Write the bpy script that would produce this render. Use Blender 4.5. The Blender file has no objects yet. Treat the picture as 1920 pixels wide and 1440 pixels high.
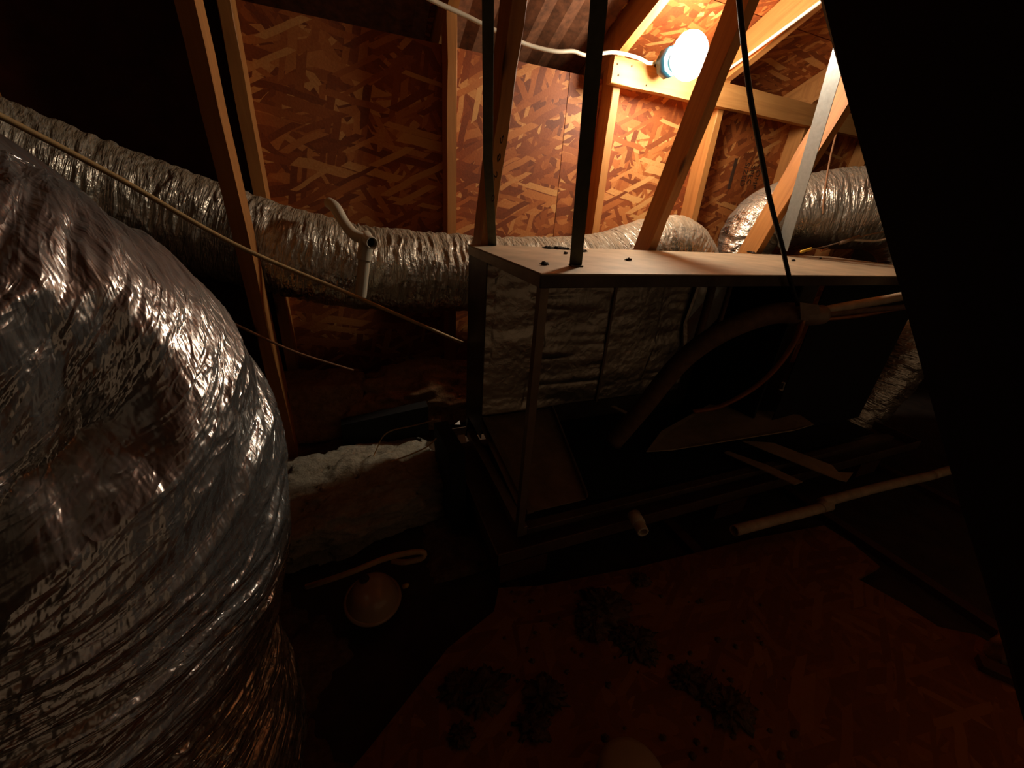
import bpy, bmesh, math, random
import numpy as np
from mathutils import Vector, Matrix, Quaternion

# ------------------------------------------------------------------ camera
# World: X runs along the OSB wall (right), Y runs into the wall, Z up, attic floor z = 0 (metres).
FPX, CX, CY = 720.0, 960.0, 720.0
CAM = Vector((0.0, 0.0, 0.95))
_p, _r, _y = math.radians(24.6), math.radians(4.1), math.radians(23.0)
FWD = Vector((math.sin(_y) * math.cos(_p), math.cos(_y) * math.cos(_p), -math.sin(_p)))
_rt = Vector((math.cos(_y), -math.sin(_y), 0.0))
_up = _rt.cross(FWD)
RGT = _rt * math.cos(_r) + _up * math.sin(_r)
UPV = -_rt * math.sin(_r) + _up * math.cos(_r)
scene = bpy.context.scene
C = scene.collection
cam_d = bpy.data.cameras.new('camera')
cam_d.sensor_width = 36.0
cam_d.lens = 36.0 * FPX / 1920.0
cam_d.clip_start = 0.02
cam = bpy.data.objects.new('camera', cam_d)
C.objects.link(cam)
cam.matrix_world = Matrix(((RGT.x, UPV.x, -FWD.x, CAM.x), (RGT.y, UPV.y, -FWD.y, CAM.y),
                           (RGT.z, UPV.z, -FWD.z, CAM.z), (0, 0, 0, 1)))
scene.camera = cam

# ------------------------------------------------------------------ world, exposure
world = bpy.data.worlds.new('attic_dark')
scene.world = world
world.use_nodes = True
world.node_tree.nodes['Background'].inputs[0].default_value = (1.0, 0.62, 0.36, 1)
world.node_tree.nodes['Background'].inputs[1].default_value = 0.062
scene.view_settings.view_transform = 'Standard'
scene.view_settings.look = 'None'
scene.view_settings.exposure = 0.25
scene.view_settings.gamma = 1.0
scene.view_settings.use_curve_mapping = False
if hasattr(scene, 'cycles'):
    scene.cycles.use_light_tree = False
    scene.cycles.max_bounces = 7; scene.cycles.diffuse_bounces = 5; scene.cycles.glossy_bounces = 4
    scene.cycles.caustics_reflective = False; scene.cycles.caustics_refractive = False
LAMP_POWER = 110.0
LAMP_COLOR = (1.0, 0.89, 0.71)


def ray(px, py):
    return FWD + RGT * ((px - CX) / FPX) + UPV * ((CY - py) / FPX)

def atY(px, py, y):
    d = ray(px, py); return CAM + d * (y / d.y)

def atZ(px, py, z):
    d = ray(px, py); return CAM + d * ((z - CAM.z) / d.z)

def atX(px, py, x):
    d = ray(px, py); return CAM + d * (x / d.x)

# ------------------------------------------------------------------ noise
def _hash(ix, iy, iz, seed):
    n = (ix * 374761393 + iy * 668265263 + iz * 2147483647 + seed * 1274126177) & 0xFFFFFFFF
    n = ((n ^ (n >> 13)) * 1274126177) & 0xFFFFFFFF
    n = (n ^ (n >> 16)) & 0xFFFFFFFF
    return n.astype(np.float64) / 4294967295.0

def vnoise(x, y, z=0.0, seed=0):
    x = np.asarray(x, float); y = np.asarray(y, float); z = np.zeros_like(x) + z
    ix, iy, iz = (np.floor(v).astype(np.int64) for v in (x, y, z))
    fx, fy, fz = x - ix, y - iy, z - iz
    fx, fy, fz = (f * f * (3 - 2 * f) for f in (fx, fy, fz))
    def h(a, b, c): return _hash(ix + a, iy + b, iz + c, seed)
    def L(a, b, t): return a + (b - a) * t
    return L(L(L(h(0,0,0), h(1,0,0), fx), L(h(0,1,0), h(1,1,0), fx), fy),
             L(L(h(0,0,1), h(1,0,1), fx), L(h(0,1,1), h(1,1,1), fx), fy), fz) * 2 - 1

def fbm(x, y, z=0.0, seed=0, oct=4):
    s, a, f = 0.0, 1.0, 1.0
    for k in range(oct):
        s = s + a * vnoise(x * f, y * f, np.asarray(z) * f, seed + k * 17); a *= 0.5; f *= 2.03
    return s

# ------------------------------------------------------------------ materials
MATS = {}
def new_mat(name):
    m = bpy.data.materials.new(name); m.use_nodes = True
    MATS[name] = m
    return m, m.node_tree, m.node_tree.nodes['Principled BSDF']

def node(nt, typ, **kw):
    n = nt.nodes.new(typ)
    for k, v in kw.items(): setattr(n, k, v)
    return n

def link(nt, a, b): nt.links.new(a, b)

def ramp(nt, fac, stops):
    r = node(nt, 'ShaderNodeValToRGB')
    el = r.color_ramp.elements
    while len(el) < len(stops): el.new(0.5)
    for e, (p, c) in zip(el, stops): e.position = p; e.color = (*c, 1)
    link(nt, fac, r.inputs[0])
    return r.outputs[0]

def mathn(nt, op, a, b=None):
    n = node(nt, 'ShaderNodeMath', operation=op)
    for i, v in enumerate((a, b)):
        if v is None: continue
        if isinstance(v, (int, float)): n.inputs[i].default_value = v
        else: link(nt, v, n.inputs[i])
    return n.outputs[0]

def mixc(nt, fac, a, b, mode='MIX'):
    n = node(nt, 'ShaderNodeMix', data_type='RGBA', blend_type=mode)
    for s, v in ((n.inputs[0], fac), (n.inputs[6], a), (n.inputs[7], b)):
        if isinstance(v, (int, float)): s.default_value = v
        elif isinstance(v, tuple): s.default_value = (*v, 1)
        else: link(nt, v, s)
    return n.outputs[2]

def coords(nt, scale=(1, 1, 1), rot=(0, 0, 0), out='Object'):
    t = node(nt, 'ShaderNodeTexCoord'); mp = node(nt, 'ShaderNodeMapping')
    mp.inputs['Scale'].default_value = scale; mp.inputs['Rotation'].default_value = rot
    link(nt, t.outputs[out], mp.inputs[0])
    return mp.outputs[0]

def noise_tex(nt, vec, scale=5.0, detail=4.0, rough=0.55, dist=0.0):
    n = node(nt, 'ShaderNodeTexNoise')
    n.inputs['Scale'].default_value = scale; n.inputs['Detail'].default_value = detail
    n.inputs['Roughness'].default_value = rough; n.inputs['Distortion'].default_value = dist
    link(nt, vec, n.inputs['Vector'])
    return n

def bump(nt, height, strength, dist, bsdf):
    b = node(nt, 'ShaderNodeBump')
    b.inputs['Strength'].default_value = strength; b.inputs['Distance'].default_value = dist
    link(nt, height, b.inputs['Height']); link(nt, b.outputs[0], bsdf.inputs['Normal'])
    return b

def osb_material(name, cols, scale=1.0, seed=0.0, contrast=1.0, lift=-.02):
    """oriented strand board: four stacked layers of long flakes at different angles"""
    m, nt, bs = new_mat(name)
    val = None
    base = coords(nt)
    wob = noise_tex(nt, base, 5.0, 2.0)
    off = node(nt, 'ShaderNodeVectorMath', operation='SCALE'); off.inputs['Scale'].default_value = 0.03
    link(nt, wob.outputs['Color'], off.inputs[0])
    wv = node(nt, 'ShaderNodeVectorMath', operation='ADD')
    link(nt, base, wv.inputs[0]); link(nt, off.outputs[0], wv.inputs[1])
    edge = None
    layers = ((.1, 6, 26, 0), (.8, 6, 30, .5), (-.55, 6, 34, .52), (.3, 5.5, 30, .58), (-1.0, 7, 36, .66), (1.35, 7, 38, .68), (-.15, 5.5, 32, .62), (.5, 7, 44, .68))
    for i, (ang, sx, sy, thr) in enumerate(layers):
        mp = node(nt, 'ShaderNodeMapping', vector_type='TEXTURE')     # rotates first, then stretches
        mp.inputs['Rotation'].default_value = (0, 0, ang)
        mp.inputs['Location'].default_value = (-seed - 20 - i * 3.7, -30 - i * 5.9, 0)
        mp.inputs['Scale'].default_value = (1 / (sx * scale), 1 / (sy * scale), 1)
        link(nt, wv.outputs[0], mp.inputs[0])
        xy = node(nt, 'ShaderNodeSeparateXYZ'); link(nt, mp.outputs[0], xy.inputs[0])
        row = mathn(nt, 'FLOOR', xy.outputs[1])
        wr = node(nt, 'ShaderNodeTexWhiteNoise', noise_dimensions='1D'); link(nt, mathn(nt, 'ADD', row, i * 31.7), wr.inputs['W'])
        xo = mathn(nt, 'ADD', xy.outputs[0], mathn(nt, 'MULTIPLY', wr.outputs['Value'], 7.0))
        # slanted strand ends
        fy = mathn(nt, 'SUBTRACT', xy.outputs[1], row)
        xo = mathn(nt, 'ADD', xo, mathn(nt, 'MULTIPLY', fy, .22 if i % 2 else -.18))
        cell = mathn(nt, 'FLOOR', xo)
        cv = node(nt, 'ShaderNodeCombineXYZ'); link(nt, cell, cv.inputs[0]); link(nt, row, cv.inputs[1]); cv.inputs[2].default_value = i * 3.3
        wn = node(nt, 'ShaderNodeTexWhiteNoise', noise_dimensions='3D'); link(nt, cv.outputs[0], wn.inputs['Vector'])
        sp = node(nt, 'ShaderNodeSeparateColor'); link(nt, wn.outputs['Color'], sp.inputs[0])
        if val is None: val = sp.outputs[0]
        else:
            msk = mathn(nt, 'GREATER_THAN', sp.outputs[1], thr)
            wid = mathn(nt, 'LESS_THAN', fy, mathn(nt, 'ADD', mathn(nt, 'MULTIPLY', sp.outputs[2], .6), .4))
            msk = mathn(nt, 'MULTIPLY', msk, wid)
            mx = node(nt, 'ShaderNodeMix', data_type='FLOAT')
            link(nt, msk, mx.inputs[0]); link(nt, val, mx.inputs[2]); link(nt, sp.outputs[0], mx.inputs[3])
            val = mx.outputs[0]
    big = noise_tex(nt, base, 2.2, 3.0)
    grain = noise_tex(nt, coords(nt, (60, 60, 60)), 2.0, 4.0)
    val2 = mathn(nt, 'POWER', val, 1.5)
    f = mathn(nt, 'MULTIPLY', val2, 0.80)
    f = mathn(nt, 'ADD', f, mathn(nt, 'MULTIPLY', big.outputs[0], 0.42))
    f = mathn(nt, 'ADD', f, mathn(nt, 'MULTIPLY', mathn(nt, 'SUBTRACT', grain.outputs[0], 0.5), 0.28))
    f = mathn(nt, 'ADD', mathn(nt, 'MULTIPLY', f, contrast), lift)
    col = ramp(nt, f, cols)
    link(nt, col, bs.inputs['Base Color'])
    bs.inputs['Roughness'].default_value = 0.62
    bump(nt, grain.outputs[0], 0.35, 0.0015, bs)
    return m

OSB_COLS = [(0.02, (0.11, 0.024, 0.006)), (0.30, (0.28, 0.066, 0.013)), (0.58, (0.42, 0.115, 0.024)), (0.82, (0.57, 0.20, 0.05)), (1.0, (0.70, 0.35, 0.11))]
osb_material('osb_wall', OSB_COLS, scale=.85)
osb_material('osb_roof', [(p, tuple(min(1, v * 1.15) for v in c)) for p, c in OSB_COLS], seed=5.0)
osb_material('osb_floor', [(p, tuple(v * k for v, k in zip(c, (.66, .92, .95)))) for p, c in OSB_COLS], seed=9.0, contrast=.5, lift=.19)

def lumber(name, a, b, knots=True):
    m, nt, bs = new_mat(name)
    v = coords(nt, (34, 34, 1.6))
    n = noise_tex(nt, v, 1.0, 5.0, .6, .8)
    n2 = noise_tex(nt, coords(nt, (3, 3, 1.2)), 2.0, 3.0)
    f = mathn(nt, 'ADD', mathn(nt, 'MULTIPLY', n.outputs[0], .7), mathn(nt, 'MULTIPLY', n2.outputs[0], .45))
    col = ramp(nt, f, [(.3, a), (.8, b)])
    vk = node(nt, 'ShaderNodeTexVoronoi', feature='F1')
    vk.inputs['Scale'].default_value = 1.0
    link(nt, coords(nt, (11, 11, 4.0)), vk.inputs['Vector'])
    k = ramp(nt, vk.outputs['Distance'], [(.08, (0, 0, 0)), (.17, (1, 1, 1))])
    col = mixc(nt, k, tuple(x * .35 for x in a), col)
    link(nt, col, bs.inputs['Base Color'])
    bs.inputs['Roughness'].default_value = .6
    bump(nt, n.outputs[0], .25, .002, bs)
    return m
lumber('lumber', (.34, .115, .026), (.72, .32, .085))
lumber('lumber_pale', (.46, .19, .05), (.80, .43, .14))
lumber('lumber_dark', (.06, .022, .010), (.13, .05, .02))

def foil(name, tint=(.80, .78, .73), rough=.24, dust=.35, crinkle=1.0, fine=60.0, hoops=True, metal=1.0, coat=0.0):
    """crinkled aluminium film; on ducts the creases follow the hoop direction"""
    m, nt, bs = new_mat(name)
    v = coords(nt)
    if hoops:
        at = node(nt, 'ShaderNodeAttribute', attribute_name='hoop')
        def hv(a, b):
            mp = node(nt, 'ShaderNodeMapping'); mp.inputs['Scale'].default_value = (a, b, b)
            link(nt, at.outputs['Vector'], mp.inputs[0]); return mp.outputs[0]
        def ridge(n): return mathn(nt, 'SUBTRACT', 1.0, mathn(nt, 'ABSOLUTE', mathn(nt, 'SUBTRACT', mathn(nt, 'MULTIPLY', n.outputs[0], 2.0), 1.0)))
        a1 = ridge(noise_tex(nt, hv(fine * .9, 7), 1.0, 2.0, .5, .9))
        a2 = ridge(noise_tex(nt, hv(fine * 2.4, 22), 1.0, 2.0, .5, .6))
        a3 = noise_tex(nt, hv(90, 90), 1.0, 2.0, .5).outputs[0]
        h = mathn(nt, 'ADD', mathn(nt, 'ADD', a1, mathn(nt, 'MULTIPLY', a2, .45)), mathn(nt, 'MULTIPLY', a3, .6))
    else:
        n1 = noise_tex(nt, v, fine, 3.0, .6, .6)
        vo = node(nt, 'ShaderNodeTexVoronoi', feature='F1'); vo.inputs['Scale'].default_value = fine * 1.1
        link(nt, v, vo.inputs['Vector'])
        h = mathn(nt, 'ADD', n1.outputs[0], mathn(nt, 'MULTIPLY', vo.outputs['Distance'], .6))
    bump(nt, h, .6 * crinkle, .008, bs)
    # settled dust: lies on upward surfaces, patchy
    g = node(nt, 'ShaderNodeNewGeometry'); sx = node(nt, 'ShaderNodeSeparateXYZ')
    link(nt, g.outputs['True Normal'], sx.inputs[0])
    up = node(nt, 'ShaderNodeMapRange'); up.inputs[1].default_value = .25; up.inputs[2].default_value = .95
    link(nt, sx.outputs[2], up.inputs[0])
    patch = noise_tex(nt, v, 9.0, 5.0, .65)
    pr = node(nt, 'ShaderNodeMapRange'); pr.inputs[1].default_value = .38; pr.inputs[2].default_value = .62
    link(nt, patch.outputs[0], pr.inputs[0])
    df = mathn(nt, 'ADD', mathn(nt, 'MULTIPLY', up.outputs[0], 1.1), mathn(nt, 'MULTIPLY', pr.outputs[0], .35))
    df = mathn(nt, 'MULTIPLY', df, dust)
    cl = node(nt, 'ShaderNodeClamp'); link(nt, df, cl.inputs[0])
    col = mixc(nt, cl.outputs[0], tint, (.36, .27, .17))
    link(nt, col, bs.inputs['Base Color'])
    link(nt, mathn(nt, 'SUBTRACT', metal, mathn(nt, 'MULTIPLY', cl.outputs[0], .9 * metal)), bs.inputs['Metallic'])
    if coat:
        bs.inputs['Coat Weight'].default_value = coat; bs.inputs['Coat Roughness'].default_value = .09; bs.inputs['Coat IOR'].default_value = 1.9
        link(nt, bs.inputs['Normal'].links[0].from_socket, bs.inputs['Coat Normal'])
    link(nt, mathn(nt, 'ADD', rough, mathn(nt, 'MULTIPLY', cl.outputs[0], .5)), bs.inputs['Roughness'])
    return m
foil('foil_big', (.66, .66, .645), .25, .14, 1.5, 48, True, .86, .5)
foil('foil_back', (.80, .74, .62), .24, .95, 1.1, 60)
foil('foil_right', (.80, .74, .62), .27, .55, 1.0, 60)
foil('foil_liner', (.62, .55, .44), .38, .25, .5, 35, False)

def simple(name, col, rough=.6, metal=0.0, var=.25, scale=20.0, bmp=0.0, spec=None):
    m, nt, bs = new_mat(name)
    n = noise_tex(nt, coords(nt), scale, 5.0, .6)
    c = ramp(nt, n.outputs[0], [(.3, tuple(x * (1 - var) for x in col)), (.7, tuple(min(1, x * (1 + var)) for x in col))])
    link(nt, c, bs.inputs['Base Color'])
    bs.inputs['Roughness'].default_value = rough; bs.inputs['Metallic'].default_value = metal
    if bmp: bump(nt, n.outputs[0], bmp, .004, bs)
    return m
simple('dusty_metal', (.50, .38, .24), .6, .25, .22, 9, .1)
simple('sheet_metal', (.60, .46, .28), .5, .3, .2, 14, .15)
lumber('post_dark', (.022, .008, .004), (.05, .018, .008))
simple('panel_dark_plain', (.060, .016, .008), .9, 0, .35, 14, .2)
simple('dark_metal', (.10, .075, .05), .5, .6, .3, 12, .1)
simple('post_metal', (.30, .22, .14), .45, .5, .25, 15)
simple('cabinet_floor', (.38, .26, .15), .55, .3, .3, 14, .15)
simple('pan_metal', (.16, .10, .06), .5, .4, .3, 12)
simple('galvanised', (.38, .42, .40), .42, .55, .12, 60)
simple('strap_dull', (.13, .12, .075), .5, .55, .25, 30)
simple('pvc', (.78, .70, .52), .35, 0, .06, 6)
simple('pvc_dirty', (.58, .45, .29), .5, 0, .25, 25)
simple('black_void', (.012, .010, .009), .8, 0, .2, 10)  # near-black, mostly painting the dark of unlit openings
simple('pipe_foam', (.22, .13, .07), .75, 0, .25, 40, .2)
simple('copper', (.55, .22, .09), .4, .5, .2, 25)
simple('grey_tape', (.34, .24, .16), .5, .1, .25, 30, .3)
simple('romex', (.86, .78, .60), .45, 0, .06, 20)
simple('cable_black', (.02, .017, .015), .5, 0, .2, 20)
simple('cord_tan', (.62, .40, .16), .6, 0, .15, 60)
simple('cord_brown', (.34, .16, .07), .6, 0, .2, 60)
simple('blue_plastic', (.004, .032, .05), .4, 0, .1, 20)
simple('fixture_tan', (.50, .34, .19), .22, .0, .1, 8)
simple('white_plastic', (.86, .84, .76), .5, 0, .05, 20)
simple('yellow_plastic', (.80, .50, .06), .4, 0, .08, 20)
simple('baffle', (.20, .075, .032), .7, 0, .5, 30, .2)
simple('ink', (.07, .03, .015), .7, 0, .2, 80)
simple('steel_nail', (.18, .14, .10), .4, .8, .2, 80)
simple('floor_board', (.05, .03, .018), .9, 0, .4, 12, .3)
simple('debris_dark', (.055, .038, .025), .9, 0, .4, 60, .3)
simple('pale_cap', (.42, .36, .24), .6, 0, .08, 18)
simple('foam_chunk', (.36, .24, .13), .9, 0, .3, 40, .4)

def fluffy(name, a, b, c):
    m, nt, bs = new_mat(name)
    n = noise_tex(nt, coords(nt), 45.0, 8.0, .7)
    n2 = noise_tex(nt, coords(nt), 7.0, 4.0, .6)
    f = mathn(nt, 'ADD', mathn(nt, 'MULTIPLY', n.outputs[0], .65), mathn(nt, 'MULTIPLY', n2.outputs[0], .4))
    link(nt, ramp(nt, f, [(.32, a), (.52, b), (.75, c)]), bs.inputs['Base Color'])
    bs.inputs['Roughness'].default_value = 1.0
    bump(nt, n.outputs[0], .9, .02, bs)
    return m
fluffy('cellulose', (.07, .04, .022), (.22, .13, .07), (.42, .28, .16))
fluffy('fibreglass', (.28, .22, .14), (.58, .50, .36), (.78, .70, .54))
fluffy('brown_batt', (.20, .09, .04), (.46, .25, .12), (.66, .42, .23))

m, nt, bs = new_mat('lamp_glow')
bs.inputs['Base Color'].default_value = (1, 1, 1, 1)
bs.inputs['Emission Color'].default_value = (*LAMP_COLOR, 1)
bs.inputs['Emission Strength'].default_value = LAMP_POWER

# ------------------------------------------------------------------ object helpers
def mesh(name, verts, faces, mat, parent=None, smooth=False, origin=None, bevel=0.0):
    """one mesh object, origin at the middle of its base"""
    v = np.array([tuple(p) for p in verts], float)
    if origin is None:
        o = (v.min(0) + v.max(0)) / 2; o[2] = v[:, 2].min()
    else: o = np.array(origin, float)
    me = bpy.data.meshes.new(name)
    me.from_pydata((v - o).tolist(), [], faces if isinstance(faces, list) else faces.tolist())
    me.materials.append(MATS[mat])
    if smooth: me.polygons.foreach_set('use_smooth', [True] * len(me.polygons))
    me.update()
    ob = bpy.data.objects.new(name, me); C.objects.link(ob)
    place(ob, Vector(o), parent)
    if bevel:
        b = ob.modifiers.new('bevel', 'BEVEL'); b.width = bevel; b.segments = 2
    return ob

def world_loc(o):
    p = Vector(o.location)
    while o.parent: o = o.parent; p = p + o.location
    return p

def place(ob, loc, parent):
    if parent is not None:
        ob.parent = parent; ob.location = loc - world_loc(parent)
    else: ob.location = loc

def thing(name, label, cat, loc, group=None):
    o = bpy.data.objects.new(name, None); o.empty_display_size = .05; C.objects.link(o); o.location = loc
    return tag(o, label, cat, group)

def tag(o, label=None, cat=None, group=None, kind=None):
    if label: o['label'] = label
    if cat: o['category'] = cat
    if group: o['group'] = group
    if kind: o['kind'] = kind
    return o

BOX_F = [[0, 3, 2, 1], [4, 5, 6, 7], [0, 1, 5, 4], [1, 2, 6, 5], [2, 3, 7, 6], [3, 0, 4, 7]]
def box(name, lo, hi, mat, parent=None, bevel=.002):
    (a, b, c), (d, e, f) = lo, hi
    return mesh(name, [(a,b,c),(d,b,c),(d,e,c),(a,e,c),(a,b,f),(d,b,f),(d,e,f),(a,e,f)], BOX_F, mat, parent, bevel=bevel)

def slab(name, quad, n, t, mat, parent=None, bevel=0.0):
    """flat polygon of world points, thickened by t along n"""
    n = Vector(n).normalized() * t
    q = [Vector(p) for p in quad]; k = len(q)
    v = q + [p + n for p in q]
    f = [list(range(k))[::-1], list(range(k, 2 * k))] + [[i, (i + 1) % k, k + (i + 1) % k, k + i] for i in range(k)]
    ob = mesh(name, v, f, mat, parent, bevel=bevel)
    bm = bmesh.new(); bm.from_mesh(ob.data); bmesh.ops.recalc_face_normals(bm, faces=bm.faces); bm.to_mesh(ob.data); bm.free()
    return ob

def board(name, p0, p1, w, d, wdir, mat, parent=None, bevel=.003, wob=.0015):
    """a length of lumber: local Z runs along the grain; w is measured along wdir"""
    p0, p1 = Vector(p0), Vector(p1)
    z = (p1 - p0); L = z.length; z.normalize()
    x = Vector(wdir); x = (x - z * x.dot(z)).normalized(); y = z.cross(x)
    bm = bmesh.new(); n = 14; rnd = random.Random(len(name) + int(L * 1000))
    rings = []
    for i in range(n + 1):
        t = L * i / n; ox, oy = rnd.uniform(-wob, wob), rnd.uniform(-wob, wob)
        rings.append([bm.verts.new((sx * w / 2 + ox, sy * d / 2 + oy, t)) for sx, sy in ((-1,-1),(1,-1),(1,1),(-1,1))])
    for a, b in zip(rings, rings[1:]):
        for k in range(4): bm.faces.new((a[k], a[(k + 1) % 4], b[(k + 1) % 4], b[k]))
    bm.faces.new(rings[0][::-1]); bm.faces.new(rings[-1])
    bmesh.ops.bevel(bm, geom=[e for e in bm.edges if abs((e.verts[0].co - e.verts[1].co).normalized().z) > .9], offset=bevel, segments=1, affect='EDGES')
    me = bpy.data.meshes.new(name); bm.to_mesh(me); bm.free(); me.materials.append(MATS[mat])
    ob = bpy.data.objects.new(name, me); C.objects.link(ob)
    ob.rotation_mode = 'QUATERNION'
    ob.rotation_quaternion = Matrix((x, y, z)).transposed().to_quaternion()
    place(ob, p0, parent)
    return ob

def sheet(name, origin, xdir, ydir, sx, sy, t, mat, parent=None):
    """flat board with local XY in its own plane (for OSB flakes)"""
    x = Vector(xdir).normalized(); y = Vector(ydir); y = (y - x * y.dot(x)).normalized(); z = x.cross(y)
    v = [(0,0,0),(sx,0,0),(sx,sy,0),(0,sy,0),(0,0,t),(sx,0,t),(sx,sy,t),(0,sy,t)]
    me = bpy.data.meshes.new(name); me.from_pydata(v, [], BOX_F); me.materials.append(MATS[mat])
    ob = bpy.data.objects.new(name, me); C.objects.link(ob)
    ob.rotation_mode = 'QUATERNION'; ob.rotation_quaternion = Matrix((x, y, z)).transposed().to_quaternion()
    place(ob, Vector(origin), parent)
    return ob

def spline(pts, n):
    P = [np.array(tuple(p), float) for p in pts]
    P = [2 * P[0] - P[1]] + P + [2 * P[-1] - P[-2]]
    out = []
    m = len(P) - 3
    for i in range(m):
        p0, p1, p2, p3 = P[i:i + 4]
        for t in np.linspace(0, 1, 24, endpoint=False):
            out.append(.5 * (2*p1 + (p2-p0)*t + (2*p0-5*p1+4*p2-p3)*t*t + (3*p1-p0-3*p2+p3)*t**3))
    out.append(P[-2]); out = np.array(out)
    s = np.r_[0, np.cumsum(np.linalg.norm(np.diff(out, axis=0), axis=1))]
    u = np.linspace(0, s[-1], n)
    return np.stack([np.interp(u, s, out[:, k]) for k in range(3)], 1), u

def frames(path):
    t = np.gradient(path, axis=0); t /= np.linalg.norm(t, axis=1)[:, None]
    a = np.array([0, 0, 1.0]) if abs(t[0][2]) < .9 else np.array([1.0, 0, 0])
    u = np.cross(t[0], a); u /= np.linalg.norm(u)
    U = [u]
    for i in range(1, len(path)):
        u = U[-1] - t[i] * U[-1].dot(t[i]); U.append(u / np.linalg.norm(u))
    U = np.array(U); return t, U, np.cross(t, U)

def tube(name, pts, r, mat, parent=None, n=None, seg=10, hollow=0.0, smooth=True, straight=False, flat=1.0):
    if straight: path = np.array([tuple(p) for p in pts], float)
    else:
        n = n or max(8, len(pts) * 10); path, _ = spline(pts, n)
    n = len(path); t, U, V = frames(path)
    a = np.linspace(0, 2 * math.pi, seg, endpoint=False)
    rr = np.broadcast_to(np.asarray(r, float), (n,)) if np.ndim(r) else np.full(n, float(r))
    ring = lambda rad: (path[:, None, :] + rad[:, None, None] * (np.cos(a)[None, :, None] * U[:, None, :] + flat * np.sin(a)[None, :, None] * V[:, None, :])).reshape(-1, 3)
    v = ring(rr); f = []
    for i in range(n - 1):
        for k in range(seg):
            f.append([i*seg+k, i*seg+(k+1) % seg, (i+1)*seg+(k+1) % seg, (i+1)*seg+k])
    if hollow:
        v = np.vstack([v, ring(rr - hollow)]); o = n * seg
        for i in range(n - 1):
            for k in range(seg):
                f.append([o+i*seg+k, o+(i+1)*seg+k, o+(i+1)*seg+(k+1) % seg, o+i*seg+(k+1) % seg])
        for k in range(seg):
            k2 = (k+1) % seg; e = (n-1)*seg
            f.append([k, o+k, o+k2, k2]); f.append([e+k, e+k2, o+e+k2, o+e+k])
    else:
        f.append(list(range(seg))[::-1]); f.append(list(range((n-1)*seg, n*seg)))
    return mesh(name, v, f, mat, parent, smooth=smooth)

def grid_faces(n, m, wrap):
    i = np.arange(n - 1)[:, None]; k = np.arange(m if wrap else m - 1)[None, :]
    k2 = (k + 1) % m
    return np.stack([i*m+k, i*m+k2, (i+1)*m+k2, (i+1)*m+k], -1).reshape(-1, 4)

def duct(name, pts, r, mat, n, seg, pitch=.025, amp=.006, big=.012, seed=1, flat=1.0, parent=None, slant=None, face=None, fold=None):
    """flexible duct: wrinkled foil jacket gathered in irregular hoops; slant twists the hoops along the length,
    fold = (arc, s, depth, length) presses the inner side of a bend into a pleat"""
    path, u = spline(pts, n)
    t, U, V = frames(path)
    a = np.linspace(0, 2 * math.pi, seg, endpoint=False)
    rr = np.interp(np.linspace(0, 1, n), np.linspace(0, 1, len(r)), r) if np.ndim(r) else np.full(n, r)
    S, A = np.meshgrid(u, a, indexing='ij')
    ca, sa = np.cos(A), np.sin(A)
    wx, wy = ca * 1.0, sa * 1.0
    rm = float(np.mean(rr))
    S2 = S
    if slant is not None:
        # angle measured from the side named by face, so the twist starts and ends on the hidden side
        fc = np.array(tuple(face)); B = []
        for k in range(n):
            c0 = math.atan2(float(fc @ V[k]), float(fc @ U[k])); B.append(c0)
        B = np.unwrap(np.array(B))
        D = (A - B[:, None] + math.pi) % (2 * math.pi) - math.pi
        S2 = S + np.interp(u / u[-1], np.linspace(0, 1, len(slant)), slant)[:, None] * D * rm
    warp = .9 * vnoise(wx * 1.3 + 7, wy * 1.3, S * 6, seed) + .45 * vnoise(wx * 4, wy * 4 + 3, S * 14, seed + 3)
    ph = S2 / pitch + warp
    h1 = 1 - np.abs(vnoise(ph, wx * 1.2, wy * 1.2, seed + 5)) * 2            # long gathered hoops
    h2 = 1 - np.abs(vnoise(ph * 2.3, wx * 2.6 + 5, wy * 2.6, seed + 9)) * 2   # shorter creases
    h3 = 1 - np.abs(vnoise(S2 * 90, wx * 9, wy * 9, seed + 13)) * 2
    lump_ = vnoise(S * 7, wx * 1.4, wy * 1.4, seed + 21)
    d = amp * (h1 * .75 + h2 * .5 + h3 * .2) + big * lump_
    if fold is not None:
        arc0, s0, dep, ln = fold
        k = (S2 - s0 + .008 * vnoise(D * 9, S * 0, 0, seed + 40)) / ln
        pr = np.where(k < 0, 0, np.where(k < .62, k / .62, np.clip((1 - k) / .38, 0, 1)))
        w = np.clip((D - arc0) / .35, 0, 1); w = w * w * (3 - 2 * w)
        d = d - dep * pr * w
    R = rr[:, None] + d
    v = path[:, None, :] + (R * ca)[..., None] * U[:, None, :] + (R * sa * flat)[..., None] * V[:, None, :]
    ob = mesh(name, v.reshape(-1, 3), grid_faces(n, seg, True), mat, parent, smooth=True)
    at = ob.data.attributes.new('hoop', 'FLOAT_VECTOR', 'POINT')
    at.data.foreach_set('vector', np.stack([S2, rm * ca, rm * sa], -1).astype(np.float32).ravel())
    return ob

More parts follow.
